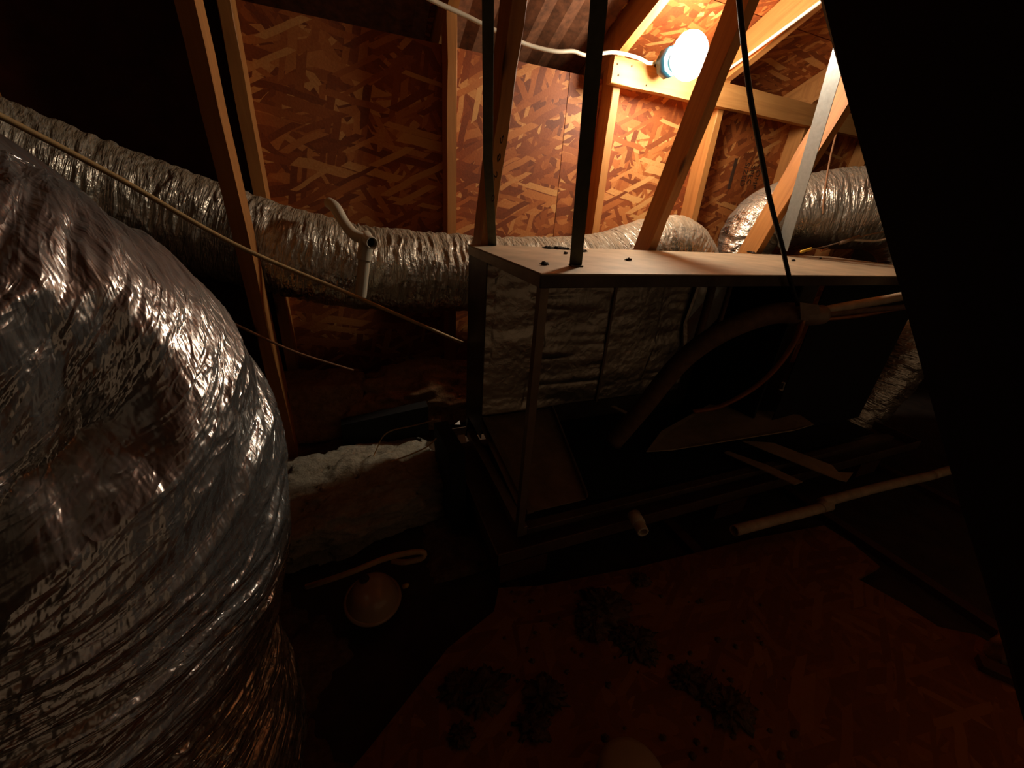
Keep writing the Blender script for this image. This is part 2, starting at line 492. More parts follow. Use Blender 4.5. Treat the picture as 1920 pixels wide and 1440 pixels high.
def lump(name, centre, size, mat, parent=None, seed=0, n=40, rough=.35, freq=2.5, boxy=0.0, fine=.06):
    """irregular clump with a flat base"""
    th = np.linspace(0.02, math.pi - .02, n); ph = np.linspace(0, 2 * math.pi, 2 * n, endpoint=False)
    T, P = np.meshgrid(th, ph, indexing='ij')
    x, y, z = np.sin(T) * np.cos(P), np.sin(T) * np.sin(P), np.cos(T)
    if boxy:
        mx = np.maximum(np.maximum(abs(x), abs(y)), abs(z)); k = (1 - boxy) + boxy / mx
        x, y, z = x * k, y * k, z * k
    R = 1 + rough * fbm(x * freq + 5, y * freq, z * freq, seed, 3) * .6 + fine * vnoise(x * 14, y * 14, z * 14, seed + 2) + fine * .6 * vnoise(x * 31, y * 31, z * 31, seed + 4)
    v = np.stack([x * R * size[0], y * R * size[1], np.maximum(z * R, -.55) * size[2]], -1).reshape(-1, 3) + np.array(tuple(centre))
    f = grid_faces(n, 2 * n, True).tolist()
    f.append(list(range(2 * n))); f.append([(n - 1) * 2 * n + k for k in range(2 * n)][::-1])
    return mesh(name, v, f, mat, parent, smooth=True)

def lathe(name, profile, centre, axis, mat, parent=None, seg=40):
    q = Vector((0, 0, 1)).rotation_difference(Vector(axis).normalized())
    v, f = [], []
    for r, h in profile:
        for k in range(seg):
            a = 2 * math.pi * k / seg
            v.append(Vector(centre) + q @ Vector((r * math.cos(a), r * math.sin(a), h)))
    n = len(profile)
    for i in range(n - 1):
        for k in range(seg): f.append([i*seg+k, i*seg+(k+1) % seg, (i+1)*seg+(k+1) % seg, (i+1)*seg+k])
    f.append(list(range(seg))[::-1]); f.append(list(range((n-1)*seg, n*seg)))
    return mesh(name, v, f, mat, parent, smooth=True)

def lettering(name, s, loc, right, up, size, mat, parent):
    cu = bpy.data.curves.new(name, 'FONT'); cu.body = s; cu.size = size; cu.extrude = .0004
    cu.align_x = 'CENTER'; cu.align_y = 'CENTER'
    tmp = bpy.data.objects.new(name + '_tmp', cu); C.objects.link(tmp)
    me = bpy.data.meshes.new_from_object(tmp.evaluated_get(bpy.context.evaluated_depsgraph_get()))
    bpy.data.objects.remove(tmp); me.name = name
    me.materials.clear(); me.materials.append(MATS[mat])
    ob = bpy.data.objects.new(name, me); C.objects.link(ob)
    x = Vector(right).normalized(); y = Vector(up); y = (y - x * y.dot(x)).normalized(); z = x.cross(y)
    q = Matrix((x, y, z)).transposed().to_quaternion()
    ob.rotation_mode = 'QUATERNION'
    ob.parent = parent
    bpy.context.view_layer.update()
    ob.matrix_world = Matrix.Translation(Vector(loc)) @ q.to_matrix().to_4x4()
    return ob

# ------------------------------------------------------------------ the setting
STUD_F, OSB_Y = 1.745, 1.835          # room face of the studs, room face of the sheathing
TR = [-1.58, -.93, -.285, .41, 1.13, 1.74, 2.38, 3.0]   # truss / stud lines in X
SL = .43                               # roof rise per metre towards the room
def raf_z(y): return 1.575 + SL * (1.72 - y)      # underside of the rafters
def roof_z(y): return raf_z(y) + .155              # underside of the sheathing

floor = box('floor', (-2.6, -1.6, -.08), (3.8, 2.7, -.03), 'floor_board', bevel=0)
tag(floor, kind='structure')

wall = bpy.data.objects.new('wall_back', None); C.objects.link(wall); tag(wall, kind='structure')
wall.location = (0.5, OSB_Y, 0)
edges = [-2.2, -.275, .945, 2.165, 3.4]
for a, b in zip(edges, edges[1:]):
    sheet('osb_panel', (a + .0015, OSB_Y, -.03), (1, 0, 0), (0, 0, 1), b - a - .003, 1.522, -.011, 'panel_dark_plain' if b < 0 else 'osb_wall', wall)  # leftmost panel is plain and far darker than the others
for x in TR:
    y = (STUD_F + OSB_Y) / 2
    board('stud', (x, y, -.03), (x, y, 1.66), .089, .038, (0, 1, 0), 'lumber', wall)
pl = board('blocking_plate', (1.075, 1.726, 1.497), (2.95, 1.726, 1.497), .092, .036, (0, 0, 1), 'lumber_pale', wall)
tag(pl, 'pale board nailed across the studs under the lamp')
for px, py in ((1158, 120), (1185, 124), (1160, 141), (1212, 160)):
    p = atY(px, py, 1.707)
    lathe('nail_head', [(.0035, 0), (.0035, .002), (.001, .003)], p, (0, -1, 0), 'steel_nail', wall, 10)

roof = bpy.data.objects.new('ceiling', None); C.objects.link(roof); tag(roof, kind='structure')
roof.location = (0.5, 1.75, 1.7)
sdir = Vector((0, -1, SL)).normalized()
y0 = 2.75
ex = [-2.3, -1.0, .22, 1.44, 2.66, 3.9]
for i, (a, b) in enumerate(zip(ex, ex[1:])):
    for j in range(4):
        o = Vector((a + .002, y0, roof_z(y0))) + sdir * (1.22 * j)
        sheet('osb_panel', o, (1, 0, 0), sdir, b - a - .004, 1.216, 0.011, 'osb_roof', roof)
for x in TR:
    p0 = Vector((x, 2.55, raf_z(2.55) + .07)); p1 = Vector((x, -1.9, raf_z(-1.9) + .07))
    board('rafter', p0, p1, .128, .038, (0, SL, 1), 'lumber', roof)
# ventilation baffles stapled under the sheathing, one per bay
for a, b, L in ((TR[2], TR[3], .95), (TR[3], TR[4], .95), (TR[4], TR[5], .44)):
    ya = 2.45; n = 48
    w = b - a - .10
    v, f = [], []
    for i in range(n + 1):
        x = a + .05 + w * i / n
        dip = .012 * (abs(((i % 8) / 8) * 2 - 1))
        for j in range(2):
            p = Vector((x, ya, roof_z(ya) - .035 - dip)) + sdir * (L * j)
            v.append(p); v.append(p + Vector((0, 0, .003)))
    for i in range(n):
        o = i * 4
        f += [[o, o+2, o+6, o+4], [o+1, o+5, o+7, o+3], [o, o+4, o+5, o+1], [o+2, o+3, o+7, o+6]]
    f += [[0, 1, 3, 2], [n*4, n*4+2, n*4+3, n*4+1]]
    mesh('vent_baffle', v, f, 'baffle', roof)

for nm, xa, xb in (('wall_left', -2.42, -2.34), ('wall_right', 3.75, 3.83)):
    w_ = box(nm, (xa, -1.8, -.06), (xb, 2.7, 3.3), 'floor_board', bevel=0); tag(w_, kind='structure')
w_ = box('light_block_front', (-2.34, -1.80, -.03), (.25, -1.74, 3.2), 'floor_board', bevel=0); tag(w_, kind='structure')  # added unseen half wall, blocks world light from behind left
# osb stamp, printed sideways on the wall beside the third stud
for i, s in enumerate(('SIZED', 'SPEC', 'COMP')):
    p = atY(1396 + i * 11.5, 327 + i * 1.5, OSB_Y - .0015)
    lettering('stamp', s, p, (0, 0, -1), (1, 0, 0), .046, 'ink', wall)
p = atY(1374, 326, OSB_Y - .0015)
box('stamp', (p.x - .012, OSB_Y - .0015, p.z - .075), (p.x + .010, OSB_Y, p.z + .075), 'ink', wall, bevel=0)

# floor deck: one OSB sheet with broken edges, laid over the joists
DZ = .012
dk = [(935, 1102), (1012, 1098), (1200, 1062), (1420, 1008), (1545, 985), (1600, 1020), (1650, 1062), (1608, 1085), (1690, 1130), (1760, 1175), (1830, 1190), (1895, 1225), (1990, 1300)]
q = [atZ(px, py, DZ) for px, py in dk] + [Vector((1.15, -.5, DZ)), Vector((-.25, -.5, DZ)), Vector((-.25, .30, DZ)), Vector((-.06, .42, DZ)), Vector((.12, .55, DZ)), Vector((.25, .60, DZ))]
deck = slab('osb_deck', q, (0, 0, -1), .014, 'osb_floor', floor)
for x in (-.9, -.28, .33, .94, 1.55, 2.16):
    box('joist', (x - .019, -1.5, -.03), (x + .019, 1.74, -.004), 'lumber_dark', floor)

# ------------------------------------------------------------------ truss webs
web_b = board('truss_web', atX(899, 500, .41) , (.41, .99, 1.80), .089, .038, (0, 1, 0), 'lumber')
tag(web_b, 'reddish wooden truss web with handwritten numbers behind the cabinet corner', 'beam', 'roof truss webs')
web_c = board('truss_web', (1.13, 1.43, .60), (1.13, 1.065, 1.84), .089, .038, (0, 1, 0), 'lumber')
tag(web_c, 'thick slanted truss web crossing in front of the glowing lamp', 'beam', 'roof truss webs')
web_d = board('truss_web', (1.74, 1.43, .62), (1.74, 1.03, 1.85), .089, .038, (0, 1, 0), 'lumber')
tag(web_d, 'orange slanted truss web beside the bright galvanised strap', 'beam', 'roof truss webs')
web_l = board('truss_web', (-.285, 1.45, -.01), (-.285, 1.305, 1.74), .089, .038, (0, 1, 0), 'lumber')
tag(web_l, 'upright truss web standing in front of the long duct at left', 'beam', 'roof truss webs')
pe0, pe1 = atX(1560, 0, .40), atX(1812, 880, .40)
pl_ = (pe0 - pe1).normalized(); pw_ = Vector((0, -pl_.z, pl_.y)) * .105
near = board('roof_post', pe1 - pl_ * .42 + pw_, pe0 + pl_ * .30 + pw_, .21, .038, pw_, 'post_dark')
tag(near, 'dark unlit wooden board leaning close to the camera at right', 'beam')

def on_web(px, py, s, size, right, up, par):
    p = atX(px, py, .41 - .0197)
    lettering('handwritten_mark', s, p, right, up, size, 'ink', par)
for py, px, s in ((262, 941, '5'), (296, 935, '8'), (330, 929, '2'), (372, 924, '0')):
    on_web(px, py, s, .040, (0, -.25, -1), (0, -1, .25), web_b)

# ------------------------------------------------------------------ lamp
LC = atY(1293, 105, 1.51)
lamp = thing('ceiling_lamp', 'glowing round bulb on a blue plastic box above the wall board', 'lamp', (LC.x, 1.68, LC.z - .08))
prof = [(.030, -.060)] + [(.078 * math.sin(t), -.052 * math.cos(t)) for t in np.linspace(.5, math.pi - .02, 14)]
lathe('bulb', prof, LC, (0, -1, 0), 'lamp_glow', lamp, 32)
lathe('socket', [(.034, 0), (.034, .02), (.030, .024)], (LC.x, LC.y + .078, LC.z), (0, -1, 0), 'white_plastic', lamp, 24)
tube('bracket', [(LC.x, LC.y + .13, LC.z + .02), (LC.x, 1.71, LC.z + .02)], .011, 'steel_nail', lamp, straight=True)
lathe('junction_box', [(.045, 0), (.052, .004), (.054, .050), (.050, .052)], (LC.x - .004, LC.y + .132, LC.z + .004), (0, -1, 0), 'blue_plastic', lamp, 8)

# ------------------------------------------------------------------ air handler cabinet
X0, X1, Y0, Y1, ZT, ZB = .352, 2.16, .715, 1.262, .835, .118
ah = thing('air_handler', 'open metal air handler cabinet with dusty top, standing in a drain pan', 'air handler', ((X0 + X1) / 2, (Y0 + Y1) / 2, ZB))
box('top_panel', (X0 - .004, Y0 - .004, ZT - .004), (X1, Y1, ZT), 'dusty_metal', ah, .001)
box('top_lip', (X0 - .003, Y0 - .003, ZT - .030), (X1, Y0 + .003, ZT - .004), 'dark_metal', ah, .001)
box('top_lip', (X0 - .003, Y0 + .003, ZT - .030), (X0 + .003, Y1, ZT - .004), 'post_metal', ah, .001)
def angle_post(x, y, sx, sy, w, z0, z1, mat):
    t = .0025
    pts = [(0, 0), (w * sx, 0), (w * sx, t * sy), (t * sx, t * sy), (t * sx, w * sy), (0, w * sy)]
    v = [(x + a, y + b, z) for z in (z0, z1) for a, b in pts]
    f = [list(range(6)), list(range(6, 12))] + [[i, (i + 1) % 6, 6 + (i + 1) % 6, 6 + i] for i in range(6)]
    ob = mesh('corner_post', v, f, mat, ah)
    bm = bmesh.new(); bm.from_mesh(ob.data); bmesh.ops.recalc_face_normals(bm, faces=bm.faces); bm.to_mesh(ob.data); bm.free()
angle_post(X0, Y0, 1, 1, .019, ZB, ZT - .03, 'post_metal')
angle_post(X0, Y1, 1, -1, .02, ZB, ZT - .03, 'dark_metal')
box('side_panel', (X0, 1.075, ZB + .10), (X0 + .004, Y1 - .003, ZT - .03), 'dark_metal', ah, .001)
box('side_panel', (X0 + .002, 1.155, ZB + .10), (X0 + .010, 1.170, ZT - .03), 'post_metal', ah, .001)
# foil faced liner on the inside of the back, with creases
def liner(name, x0, x1, z0, z1, y, seed, nx=120, nz=90, amp=.0035):
    xs, zs = np.linspace(x0, x1, nx), np.linspace(z0, z1, nz)
    Xg, Zg = np.meshgrid(xs, zs, indexing='ij')
    h = amp * fbm(Xg * 5, Zg * 14, 0, seed, 4) + amp * .9 * (1 - abs(vnoise(Xg * 4 + Zg * 3, Zg * 26, 0, seed + 6)) * 2) * (vnoise(Xg * 4, Zg * 4, 0, seed + 8) > 0)
    v = np.stack([Xg, y + h, Zg], -1).reshape(-1, 3)
    f = grid_faces(nx, nz, False).tolist()
    ob = mesh(name, v, f, 'foil_liner', ah, smooth=True)
    s = ob.modifiers.new('thickness', 'SOLIDIFY'); s.thickness = .012; s.offset = -1
    return ob
liner('foil_liner', X0 + .012, .905, .225, .80, 1.225, 5, 130)
liner('foil_liner', .912, 1.36, .225, .80, 1.226, 8, 100)
box('liner_seam', (.903, 1.205, .225), (.914, 1.225, .80), 'post_metal', ah)
box('back_panel', (X0 + .02, 1.250, ZB), (X1, Y1, ZT - .004), 'dark_metal', ah)
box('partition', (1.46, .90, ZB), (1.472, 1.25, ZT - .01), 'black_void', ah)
for px, r_ in ((1338, .014), (1372, .009)):
    a = atY(px, 524, 1.05)
    tube('inner_pipe', [(a.x, a.y, .80), (a.x + .004, a.y, .66), (a.x, a.y, .50)], r_, 'pipe_foam', ah)
slab('dark_interior', [(1.52, .86, .16), (X1 - .01, .86, .16), (X1 - .01, .86, .80), (1.52, .86, .80)], (0, 1, 0), .004, 'black_void', ah)  # black sheet standing in for the unlit depth of the cabinet
slab('liner_flap', [(1.30, 1.19, .80), (1.345, 1.10, .80), (1.34, 1.10, .60), (1.31, 1.19, .42), (1.28, 1.205, .55)], (1, .1, 0), .006, 'foil_liner', ah)
# cabinet base: sill, floor panel with the big opening at right
box('base_rail', (X0, Y0, ZB), (X0 + .03, Y1, ZB + .032), 'post_metal', ah)
box('base_rail', (X0 + .03, Y0, ZB), (X1, Y0 + .03, ZB + .022), 'pan_metal', ah)
slab('floor_panel', [(X0 + .03, Y0 + .05, .150), (.60, Y0 + .05, .150), (.70, 1.22, .215), (X0 + .03, 1.22, .215)], (0, 0, -1), .004, 'cabinet_floor', ah)
slab('floor_channel', [(X0 + .045, Y0 + .04, .153), (X0 + .065, Y0 + .04, .153), (X0 + .065, 1.2, .216), (X0 + .045, 1.2, .216)], (0, 0, 1), .012, 'post_metal', ah)
slab('opening_edge', [(.60, Y0 + .05, .153), (.606, Y0 + .05, .153), (.706, 1.22, .218), (.70, 1.22, .218)], (0, 0, 1), .014, 'post_metal', ah)
box('sump', (.62, Y0 + .06, .122), (X1 - .02, 1.24, .128), 'black_void', ah)  # black sheet paints the darkness inside the floor opening

# drain pan: four raised lips and a bottom
pan = thing('drain_pan', 'shallow dark metal drain pan under the air handler cabinet', 'drain pan', (1.25, .98, .085))
PX0, PX1, PY0, PY1, PZ0, PZ1 = .275, 2.28, .665, 1.31, .085, .128
box('pan_bottom', (PX0, PY0, PZ0), (PX1, PY1, PZ0 + .004), 'pan_metal', pan, .001)
box('pan_lip', (PX0, PY0, PZ0), (PX1, PY0 + .005, PZ1), 'pan_metal', pan, .001)
box('pan_lip', (PX0, PY1 - .005, PZ0), (PX1, PY1, PZ1), 'pan_metal', pan, .001)
box('pan_lip', (PX0, PY0, PZ0), (PX0 + .005, PY1, PZ1), 'pan_metal', pan, .001)
box('pan_lip', (PX1 - .005, PY0, PZ0), (PX1, PY1, PZ1), 'pan_metal', pan, .001)
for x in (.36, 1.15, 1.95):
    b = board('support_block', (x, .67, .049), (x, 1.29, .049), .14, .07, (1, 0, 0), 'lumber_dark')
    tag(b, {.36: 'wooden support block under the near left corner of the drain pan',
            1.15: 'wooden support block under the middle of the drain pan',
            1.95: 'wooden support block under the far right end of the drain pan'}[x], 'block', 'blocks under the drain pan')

# debris on the cabinet top
rnd = random.Random(4)
for i, (px, py, s) in enumerate(((1028, 466, .02), (1048, 467, .026), (1060, 468, .022), (1090, 472, .024), (1020, 497, .012), (1060, 477, .008), (1178, 489, .012), (1374, 471, .012), (1405, 474, .020), (1412, 476, .016), (1487, 490, .010), (1538, 486, .006))):
    p = atZ(px, py, ZT)
    o = lump('debris_flake', (p.x, p.y, ZT + .003), (s * .75, s * .5, .004), 'debris_dark', seed=i, n=12, rough=1.1, freq=4, fine=.25)
    tag(o, 'small dark flake of debris on the dusty cabinet top', 'debris', 'debris flakes on the cabinet top')

# ------------------------------------------------------------------ hanging straps
def strap(pts, w, mat, label, wdir=(1, 0, 0), foot=None):
    t = thing('hanger_strap', label, 'strap', Vector(pts[0]), 'metal hanger straps')
    for i, (a, b) in enumerate(zip(pts, pts[1:])):
        a, b = Vector(a), Vector(b)
        board('band', a, b + (b - a).normalized() * .001, w, .0022, wdir, mat, t, bevel=.0003, wob=0)
    if foot: board('foot', Vector(pts[0]) + Vector((-.012, 0, .002)), Vector(pts[0]) + Vector((.012, -.002, .002)), .03, .003, (0, 1, 0), mat, t, bevel=.0003, wob=0)
    return t
a = atZ(1079, 499, ZT); b = CAM + ray(1127, -40) * .62
strap([a, a.lerp(b, .5), b], .029, 'strap_dull', 'dull dark metal strap screwed to the near front of the cabinet top', RGT, True)
a = Vector((.425, 1.245, ZT)); b = atY(915, 300, 1.16); c_ = atY(915, -60, 1.02)
strap([a, b, c_], .026, 'strap_dull', 'narrow dark metal strap running down in front of the numbered web', RGT)
a = atY(1467, 466, 1.235); b = atY(1583, 70, 1.09)
strap([a, b, b + (b - a) * .4], .062, 'galvanised', 'bright galvanised strap rising at the right of the cabinet', (.25, 1, 0))

# ------------------------------------------------------------------ foil ducts
A_PTS = [(-1.45, .70, .90), (-1.05, .72, .86), atY(-430, 560, .70), atY(-215, 650, .66), atY(-35, 765, .62), atY(70, 905, .575) + Vector((-.02, 0, 0)), atY(112, 1080, .54) + Vector((-.045, 0, 0)), atY(120, 1300, .50) + Vector((-.062, 0, 0)), (-.505, .48, .0)]
dA = duct('flex_duct', A_PTS, [.256, .256, .256, .256, .256, .262, .285, .305, .318, .325], 'foil_big', 760, 440, pitch=.017, amp=.0075, big=.008, seed=11, slant=[-.6, -.6, -.6, -.5, -.3, -.1, 0], face=(.45, -.85, .25), fold=(-.66, 1.122, .08, .085))
tag(dA, 'large crinkled silver foil duct bending down in the left foreground', 'duct', 'flexible foil ducts')
F_PTS = [(-1.35, 1.22, 1.20), (-1.02, 1.38, 1.06), (-.84, 1.47, .985), (-.68, 1.535, .915), (-.52, 1.575, .858), (-.33, 1.59, .795), (-.11, 1.585, .733), (.071, 1.585, .702), (.40, 1.585, .690), (.72, 1.585, .690), (1.05, 1.585, .715), (1.33, 1.585, .80), (1.50, 1.585, .81), (1.64, 1.585, .70), (1.69, 1.585, .5)]
dF = duct('flex_duct', F_PTS, .148, 'foil_back', 900, 180, pitch=.024, amp=.0055, big=.006, seed=23)
tag(dF, 'long dusty foil duct running behind the cabinet along the wall', 'duct', 'flexible foil ducts')
E_PTS = [(2.0, 1.60, .62), (2.0, 1.60, .86), (2.08, 1.57, .98), (2.25, 1.48, 1.03), (2.42, 1.34, 1.06), (2.55, 1.22, 1.04), (2.66, 1.12, .90), (2.70, 1.08, .66)]
dE = duct('flex_duct', E_PTS, [.11, .13, .16, .185, .19, .19, .18, .17], 'foil_right', 420, 150, pitch=.026, amp=.005, big=.008, seed=31)
tag(dE, 'fat foil duct rising behind the galvanised strap at right', 'duct', 'flexible foil ducts')
dG = duct('flex_duct', [(2.30, .98, .05), (2.36, .95, .25), (2.42, .95, .45), (2.50, 1.0, .62)], .13, 'foil_right', 160, 100, pitch=.03, amp=.006, big=.012, seed=41)
tag(dG, 'short crumpled foil duct half hidden past the cabinet end', 'duct', 'flexible foil ducts')

# ------------------------------------------------------------------ refrigerant lines
rl = thing('insulated_pipe', 'fat foam insulated refrigerant pipe arching out of the cabinet', 'pipe', atY(1170, 800, .86))
pth = [atY(1150, 830, .92), atY(1205, 765, .88), atY(1275, 680, .84), atY(1350, 625, .79), atY(1440, 590, .74), atY(1500, 588, .70)]
tube('foam_sleeve', pth, .030, 'pipe_foam', rl, n=50, seg=20)
tube('tape_wrap', [atY(1496, 588, .70), atY(1520, 592, .69), atY(1540, 590, .685)], .028, 'grey_tape', rl, n=14, seg=14)
slab('tape_tail', [atY(1502, 600, .675), atY(1540, 605, .665), atY(1536, 572, .665), atY(1500, 567, .675)], (0, 1, 0), .003, 'grey_tape', rl)
tube('pipe_run', [atY(1530, 585, .69), atY(1600, 572, .67), atY(1680, 558, .65), atY(1760, 541, .62)], .013, 'pvc_dirty', rl, seg=12)
tube('pipe_run', [atY(1530, 592, .68), atY(1610, 583, .66), atY(1690, 576, .64), atY(1765, 570, .62)], .008, 'pipe_foam', rl, seg=12)
tube('pipe_run', [atY(1530, 600, .68), atY(1610, 592, .66), atY(1690, 578, .65), atY(1765, 573, .63)], .006, 'copper', rl, seg=12)
cl = tube('copper_line', [atY(1506, 598, .68), atY(1490, 640, .69), atY(1455, 690, .71), atY(1410, 730, .74), atY(1350, 762, .78), atY(1300, 772, .82)], .0075, 'copper', seg=12, n=50)
tag(cl, 'thin reddish copper line curving below the insulated pipe', 'pipe')

# loose sheet metal lying in the open cabinet
def panel(pxs, z, label):
    q = [atZ(px, py, zz) for (px, py), zz in zip(pxs, z)]
    o = slab('metal_sheet', q, (0, 0, -1), .004, 'sheet_metal'); tag(o, label, 'metal sheet', 'loose metal sheets in the cabinet')
panel([(1212, 846), (1240, 808), (1330, 758), (1500, 778), (1526, 795), (1490, 806), (1390, 822), (1260, 843)], [.20, .21, .22, .25, .25, .25, .23, .21], 'pointed bent metal sheet lying under the copper line')
panel([(1392, 826), (1450, 830), (1560, 872), (1572, 885), (1600, 886), (1588, 902), (1570, 898)], [.19, .19, .17, .17, .17, .17, .17], 'notched metal sheet lying beside the open cabinet floor')
panel([(1358, 848), (1364, 845), (1440, 872), (1505, 903), (1490, 908), (1430, 880)], [.16] * 6, 'thin bright metal strip crossing the dark opening')
panel([(1146, 762), (1152, 760), (1184, 776), (1180, 779)], [.24] * 4, 'short shiny metal sliver beside the insulated pipe')

# ------------------------------------------------------------------ PVC drain parts
pv = thing('drain_pipe', 'long pale PVC drain pipe with couplings in front of the pan', 'pipe', (1.6, .53, .07))
p0, p1, p2, p3 = atZ(1376, 995, .10), atZ(1556, 948, .10), atZ(1748, 893, .105), atZ(1812, 876, .105)
pa = tube('pipe', [p0, p0.lerp(p1, .5), p1], .0165, 'pvc_dirty', pv, seg=18, hollow=.003)
tube('pipe', [p1 + Vector((-.03, .012, .012)), p1.lerp(p2, .5) + Vector((0, .010, .008)), p2 + Vector((0, .004, 0))], .0165, 'pvc_dirty', pv, seg=18)
tube('coupling', [p1 + Vector((-.05, .002, .002)), p1 + Vector((-.005, .008, .006)), p1 + Vector((.012, .012, .010))], .0185, 'pvc_dirty', pa, seg=18)
tube('pipe', [p2 + Vector((.012, .004, 0)), p3 + Vector((.25, .004, 0)), p3 + Vector((.5, .004, 0))], .0165, 'pvc_dirty', pv, seg=18)
st = thing('drain_stub', 'short PVC drain stub poking out over the pan edge', 'pipe', atZ(1205, 1000, .10))
a, b = atZ(1192, 972, .152), atZ(1206, 998, .150)
sa = tube('pipe', [a + (a - b) * .3, a, b], .0165, 'pvc', st, seg=18, hollow=.005)
tube('coupling', [a + (a - b) * .3, a.lerp(b, .45)], .0195, 'pvc', sa, seg=18, hollow=.004, straight=True)
# condensate riser with a tee and a hooked end, in front of the back duct
tr = thing('vent_riser', 'white PVC riser with open tee and hooked top before the duct', 'pipe', atY(672, 600, 1.375))
TY = 1.375
tube('riser_pipe', [atY(676, 557, TY), atY(680, 518, TY), atY(684, 478, TY)], .0185, 'pvc', tr, seg=20)
tube('tee_body', [atY(682, 487, TY), atY(686, 462, TY), atY(688, 446, TY)], .0225, 'pvc', tr, seg=20)
tee = atY(688, 450, TY)
tm = tube('tee_mouth', [tee + Vector((0, .03, .008)), tee + Vector((.004, -.02, 0)), tee + Vector((.012, -.05, -.004))], .0185, 'pvc', tr, seg=20, hollow=.004)
lathe('tee_bore_dark', [(.013, 0), (.013, .002)], tee + Vector((.008, -.03, -.002)), (.2, -1, -.1), 'black_void', tm, 20)  # black disc paints the shade inside the open mouth
tube('hooked_end', [tee, tee + Vector((-.035, .03, .012)), tee + Vector((-.062, .055, .045)), tee + Vector((-.082, .075, .085)), tee + Vector((-.10, .12, .098))], .0175, 'pvc', tr, seg=18, n=40)

# ------------------------------------------------------------------ cables
def cable(name, pts, r, mat, label, **k):
    o = tube(name, pts, r, mat, seg=10, n=70, **k); tag(o, label, 'cable'); return o
cable('electric_cable', [atY(700, -60, 1.45), atY(810, 0, 1.5), atY(870, 28, 1.53), atY(935, 60, 1.56), atY(990, 84, 1.60), atY(1040, 96, 1.62), atY(1075, 96, 1.64), atY(1102, 104, 1.66), atY(1150, 98, 1.67), atY(1195, 108, 1.67), atY(1218, 119, 1.67), atY(1238, 112, 1.655), atY(1262, 100, 1.64)], .0065, 'romex', 'white electrical cable sagging along the wall top to the lamp')
cable('electric_cable', [atY(1330, 140, 1.66), atX(1360, 133, 1.69), atX(1440, 76, 1.69), atX(1548, -4, 1.69), atX(1640, -75, 1.69)], .0065, 'romex', 'straight white electrical cable climbing along the lit rafter')
cable('black_cable', [atY(1380, -60, .78), atY(1388, 20, .76), atY(1396, 95, .74), atY(1408, 190, .72), atY(1427, 290, .705), atY(1445, 380, .70), atY(1466, 460, .697), atY(1480, 520, .695), atY(1496, 572, .695)], .0052, 'cable_black', 'thin black cable hanging down past the cabinet top edge')
cable('tan_cord', [atY(-60, 190, .95), atY(0, 217, .98), atY(220, 333, 1.06), atY(450, 463, 1.14), atY(660, 553, 1.20), atY(868, 643, 1.26)], .0055, 'cord_tan', 'taut tan cord stretched from the left duct to the cabinet')
cable('brown_cord', [atY(330, 520, 1.0), atY(415, 592, 1.06), atY(470, 622, 1.12), atY(560, 662, 1.22), atY(662, 694, 1.32)], .0035, 'cord_brown', 'thin brown cord sagging over the dark insulation')
cable('brown_cord', [atX(1572, 235, 2.05), atX(1556, 300, 2.02), atX(1545, 370, 2.0), atX(1543, 402, 2.0)], .004, 'cord_brown', 'thin brown cord hanging before the fat duct at right')
cn = thing('wire_splice', 'loose white and yellow wires with wire nuts on the cabinet end', 'cable', atZ(1580, 470, ZT))
wa = tube('wire', [atY(1504, 470, 1.13), atY(1545, 463, 1.12), atY(1590, 450, 1.10), atY(1640, 438, 1.08), atY(1690, 430, 1.05)], .003, 'grey_tape', cn, seg=8)
tube('wire', [atY(1602, 450, 1.09), atY(1640, 452, 1.08), atY(1665, 447, 1.06), atY(1690, 438, 1.05)], .0042, 'romex', cn, seg=8)
tube('wire_nut', [atY(1502, 472, 1.13), atY(1512, 469, 1.128), atY(1521, 466, 1.126)], .006, 'yellow_plastic', wa, seg=8)
tube('wire_nut', [atY(1540, 470, 1.12), atY(1552, 466, 1.118)], .005, 'copper', wa, seg=8, straight=True)
tube('tape_wrap', [atY(1575, 456, 1.105), atY(1610, 444, 1.09)], .008, 'grey_tape', wa, seg=8, straight=True)

# ------------------------------------------------------------------ insulation and things on the left floor
xs, ys = np.linspace(-2.3, .60, 260), np.linspace(-.6, 1.74, 220)
Xg, Yg = np.meshgrid(xs, ys, indexing='ij')
Zg = -.03 + .035 * fbm(Xg * 3, Yg * 3, 0, 3, 5) + .012 * fbm(Xg * 22, Yg * 22, 0, 9, 3)
Zg += .10 * np.clip((Yg - 1.15) / .45, 0, 1)
Zg -= .055 * np.clip((Xg + .12 + (.55 - Yg) * .3) / .25, 0, 1) * (Yg < .75)
ins = mesh('blown_insulation', np.stack([Xg, Yg, Zg], -1).reshape(-1, 3), grid_faces(260, 220, False), 'cellulose', smooth=True)
tag(ins, 'loose dark blown insulation covering the attic floor at left', 'insulation', kind='stuff')

bt = lump('insulation_batt', (-.055, 1.14, .015), (.29, .19, .10), 'fibreglass', seed=4, n=110, rough=.26, freq=3, boxy=.7, fine=.045)
bt.rotation_euler.z = math.radians(14)
tag(bt, 'pale fuzzy insulation batt lying in a patch of light', 'insulation')
md = lump('insulation_mound', (.26, 1.545, .16), (.38, .15, .16), 'brown_batt', seed=8, n=70, rough=.35, freq=3, fine=.03)
tag(md, 'reddish brown mound of insulation heaped behind the cabinet corner', 'insulation')
bb = lump('insulation_batt', (-.17, 1.55, .15), (.17, .10, .15), 'brown_batt', seed=12, n=50, rough=.15, freq=2, boxy=.85, fine=.015)
tag(bb, 'dark brown blocky insulation batt beside the reddish mound', 'insulation')
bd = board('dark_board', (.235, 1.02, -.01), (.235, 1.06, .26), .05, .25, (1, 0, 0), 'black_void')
tag(bd, 'black upright board edge standing left of the cabinet', 'board')
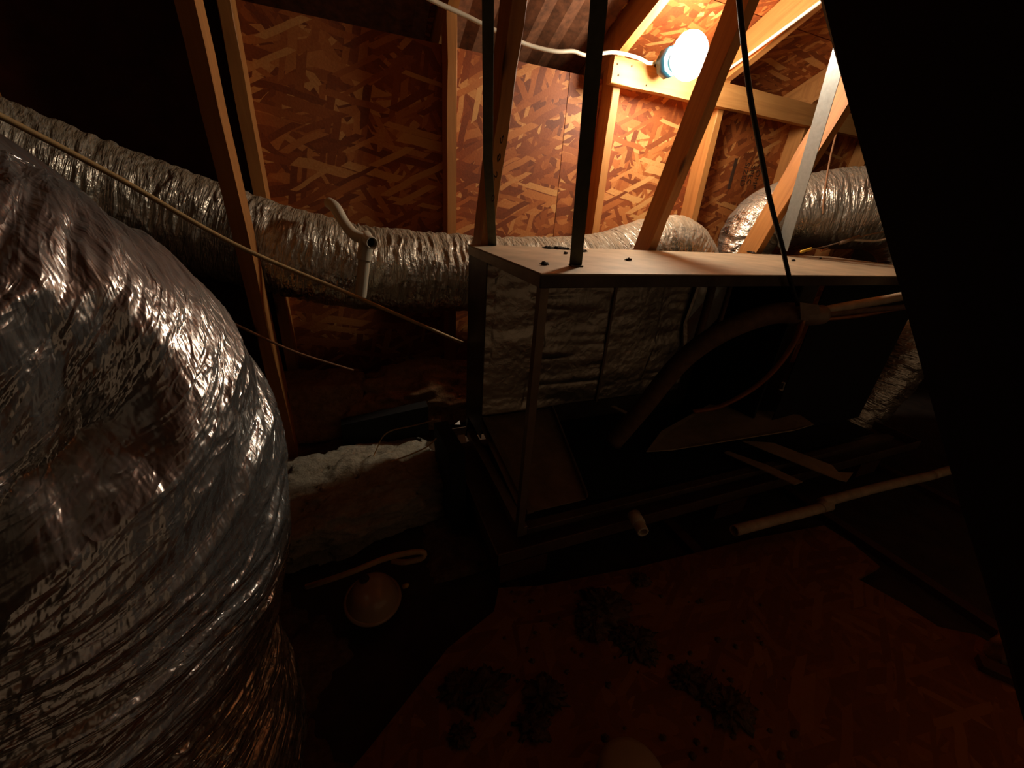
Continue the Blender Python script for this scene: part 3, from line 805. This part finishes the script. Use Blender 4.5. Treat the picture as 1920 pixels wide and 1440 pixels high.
gap_fill = slab('dark_board', [(-.10, 1.42, .17), (.215, 1.36, .24), (.215, 1.31, .24), (-.10, 1.37, .17)], (0, 0, -1), .12, 'black_void')  # black slab painting the shaded gap behind the batt
tag(gap_fill, 'black filler for the dark gap behind the pale insulation batt', 'board')
for i, (pts, lab) in enumerate((([atZ(690, 880, .085), atZ(705, 845, .13), atY(725, 812, 1.2), atY(780, 797, 1.14), atY(822, 786, 1.05)], 'thin wire from the batt up to the black board'),
                                ([atY(728, 868, 1.0), atY(770, 852, 1.0), atY(800, 838, 1.0), atY(818, 822, 1.0)], 'thin wire curling off the lit end of the batt'))):
    o = tube('thin_wire', pts, .0022, 'cord_tan', seg=6, n=20); tag(o, lab, 'wire')
q = [atZ(858, 816, .16), atZ(871, 814, .16), atZ(875, 829, .16), atZ(858, 832, .16)]
tag(slab('paper_scrap', q, (0, 0, -1), .002, 'white_plastic'), 'small white scrap caught between the black board and cabinet', 'scrap')
q = [atZ(852, 796, .17), atZ(862, 788, .17), atZ(863, 796, .17)]
tag(slab('paper_scrap', q, (0, 0, -1), .002, 'white_plastic'), 'tiny white triangle above the square white scrap', 'scrap')

# round ceiling fixture sticking up through the insulation, with its cable
fx = thing('ceiling_fixture', 'round tan fixture housing poking out of the insulation', 'fixture', (-.03, .66, .0))
fc = Vector((-.035, .725, .015)); ax = (.10, -.10, 1)
hs = lathe('housing', [(.064, 0), (.064, .010), (.060, .016), (.052, .040), (.040, .052), (.020, .057), (.003, .058)], fc, ax, 'fixture_tan', fx, 48)
lathe('rim', [(.064, .000), (.069, .002), (.070, .008), (.065, .011)], fc, ax, 'fixture_tan', fx, 48)
lathe('knockout', [(.012, 0), (.012, .012), (.009, .014)], atZ(683, 1090, .066), ax, 'debris_dark', hs, 16)
lathe('clip', [(.006, 0), (.006, .012), (.003, .016)], atZ(756, 1100, .03), (1, -.3, .5), 'yellow_plastic', hs, 10)  # yellow nub standing in for a lit glint on the housing
cb = tube('fixture_cable', [atZ(575, 1100, .03), atZ(605, 1091, .07), atZ(660, 1072, .11), atZ(720, 1048, .13), atZ(770, 1036, .14), atZ(795, 1036, .135), atZ(790, 1047, .12), atZ(760, 1054, .11), atZ(735, 1052, .10)], .0070, 'cord_tan', n=70, seg=12)
tag(cb, 'flat tan cable looping over the round fixture housing', 'cable')

# crumbs and clumps on the floor deck
rnd = random.Random(7)
clumps = [((1130, 1140), .050), ((1110, 1175), .034), ((1195, 1205), .036), ((1165, 1195), .022), ((1215, 1230), .020), ((1200, 1090), .022), ((1020, 1305), .034), ((905, 1300), .040), ((860, 1290), .030), ((1290, 1275), .030), ((1330, 1300), .026), ((865, 1380), .020), ((1000, 1360), .026), ((1370, 1330), .035)]
CL = ['largest dark insulation clump, lying in the middle of the floor sheet', 'small clump tucked against the left of the largest clump',
      'dark clump just below and right of the largest clump', 'tiny clump between the two biggest middle clumps',
      'small dark clump ending the middle row of clumps', 'lone small clump nearest the drain pan',
      'middle clump of the row above the pale cap', 'widest clump near the left edge of the floor sheet',
      'leftmost clump, merging into the loose insulation', 'upper left clump of the three right of the pale cap',
      'middle clump of the three right of the pale cap', 'small clump at the lower left corner of the floor sheet',
      'clump just left of the pale round cap', 'lower right clump of the three right of the pale cap']
for i, ((px, py), s) in enumerate(clumps):
    p = atZ(px, py, DZ)
    o = lump('insulation_clump', (p.x, p.y, DZ + s * .12), (s, s * .8, s * .30), 'cellulose', seed=50 + i, n=24, rough=1.3, freq=4.5, fine=.3)
    tag(o, CL[i], 'insulation', 'insulation clumps on the floor sheet')
for i in range(70):
    px, py = rnd.uniform(930, 1500), rnd.uniform(1110, 1420)
    p = atZ(px, py, DZ); s = rnd.uniform(.003, .008)
    o = lump('insulation_crumb', (p.x, p.y, DZ + s * .2), (s, s * .8, s * .4), 'cellulose', seed=100 + i, n=6, rough=.7)
    tag(o, 'tiny loose crumb of insulation on the floor sheet', 'insulation', 'insulation crumbs on the floor sheet')

# pale rounded cap at the very bottom, foam chunk and dark block at the lower right
pc = atZ(1183, 1470, .05)
cp = lathe('plastic_cap', [(.060, -.05), (.060, .0), (.057, .010), (.048, .016), (.010, .020)], (pc.x, pc.y, DZ + .05), (0, 0, 1), 'pale_cap', None, 40)
tag(cp, 'pale round cap standing on the floor sheet at the bottom', 'cap')
p = atZ(1885, 1235, DZ)
tag(lump('foam_chunk', (p.x, p.y, DZ + .02), (.040, .035, .05), 'foam_chunk', seed=71, n=24, rough=.3, boxy=.6), 'brown foam chunk at the edge of the floor sheet', 'foam')
p = atZ(1880, 1268, DZ)
o = box('wood_offcut', (p.x - .045, p.y - .018, DZ), (p.x + .045, p.y + .018, DZ + .02), 'lumber_dark')
o.rotation_euler.z = math.radians(-55)
tag(o, 'dark wood offcut lying against the brown foam chunk', 'wood')
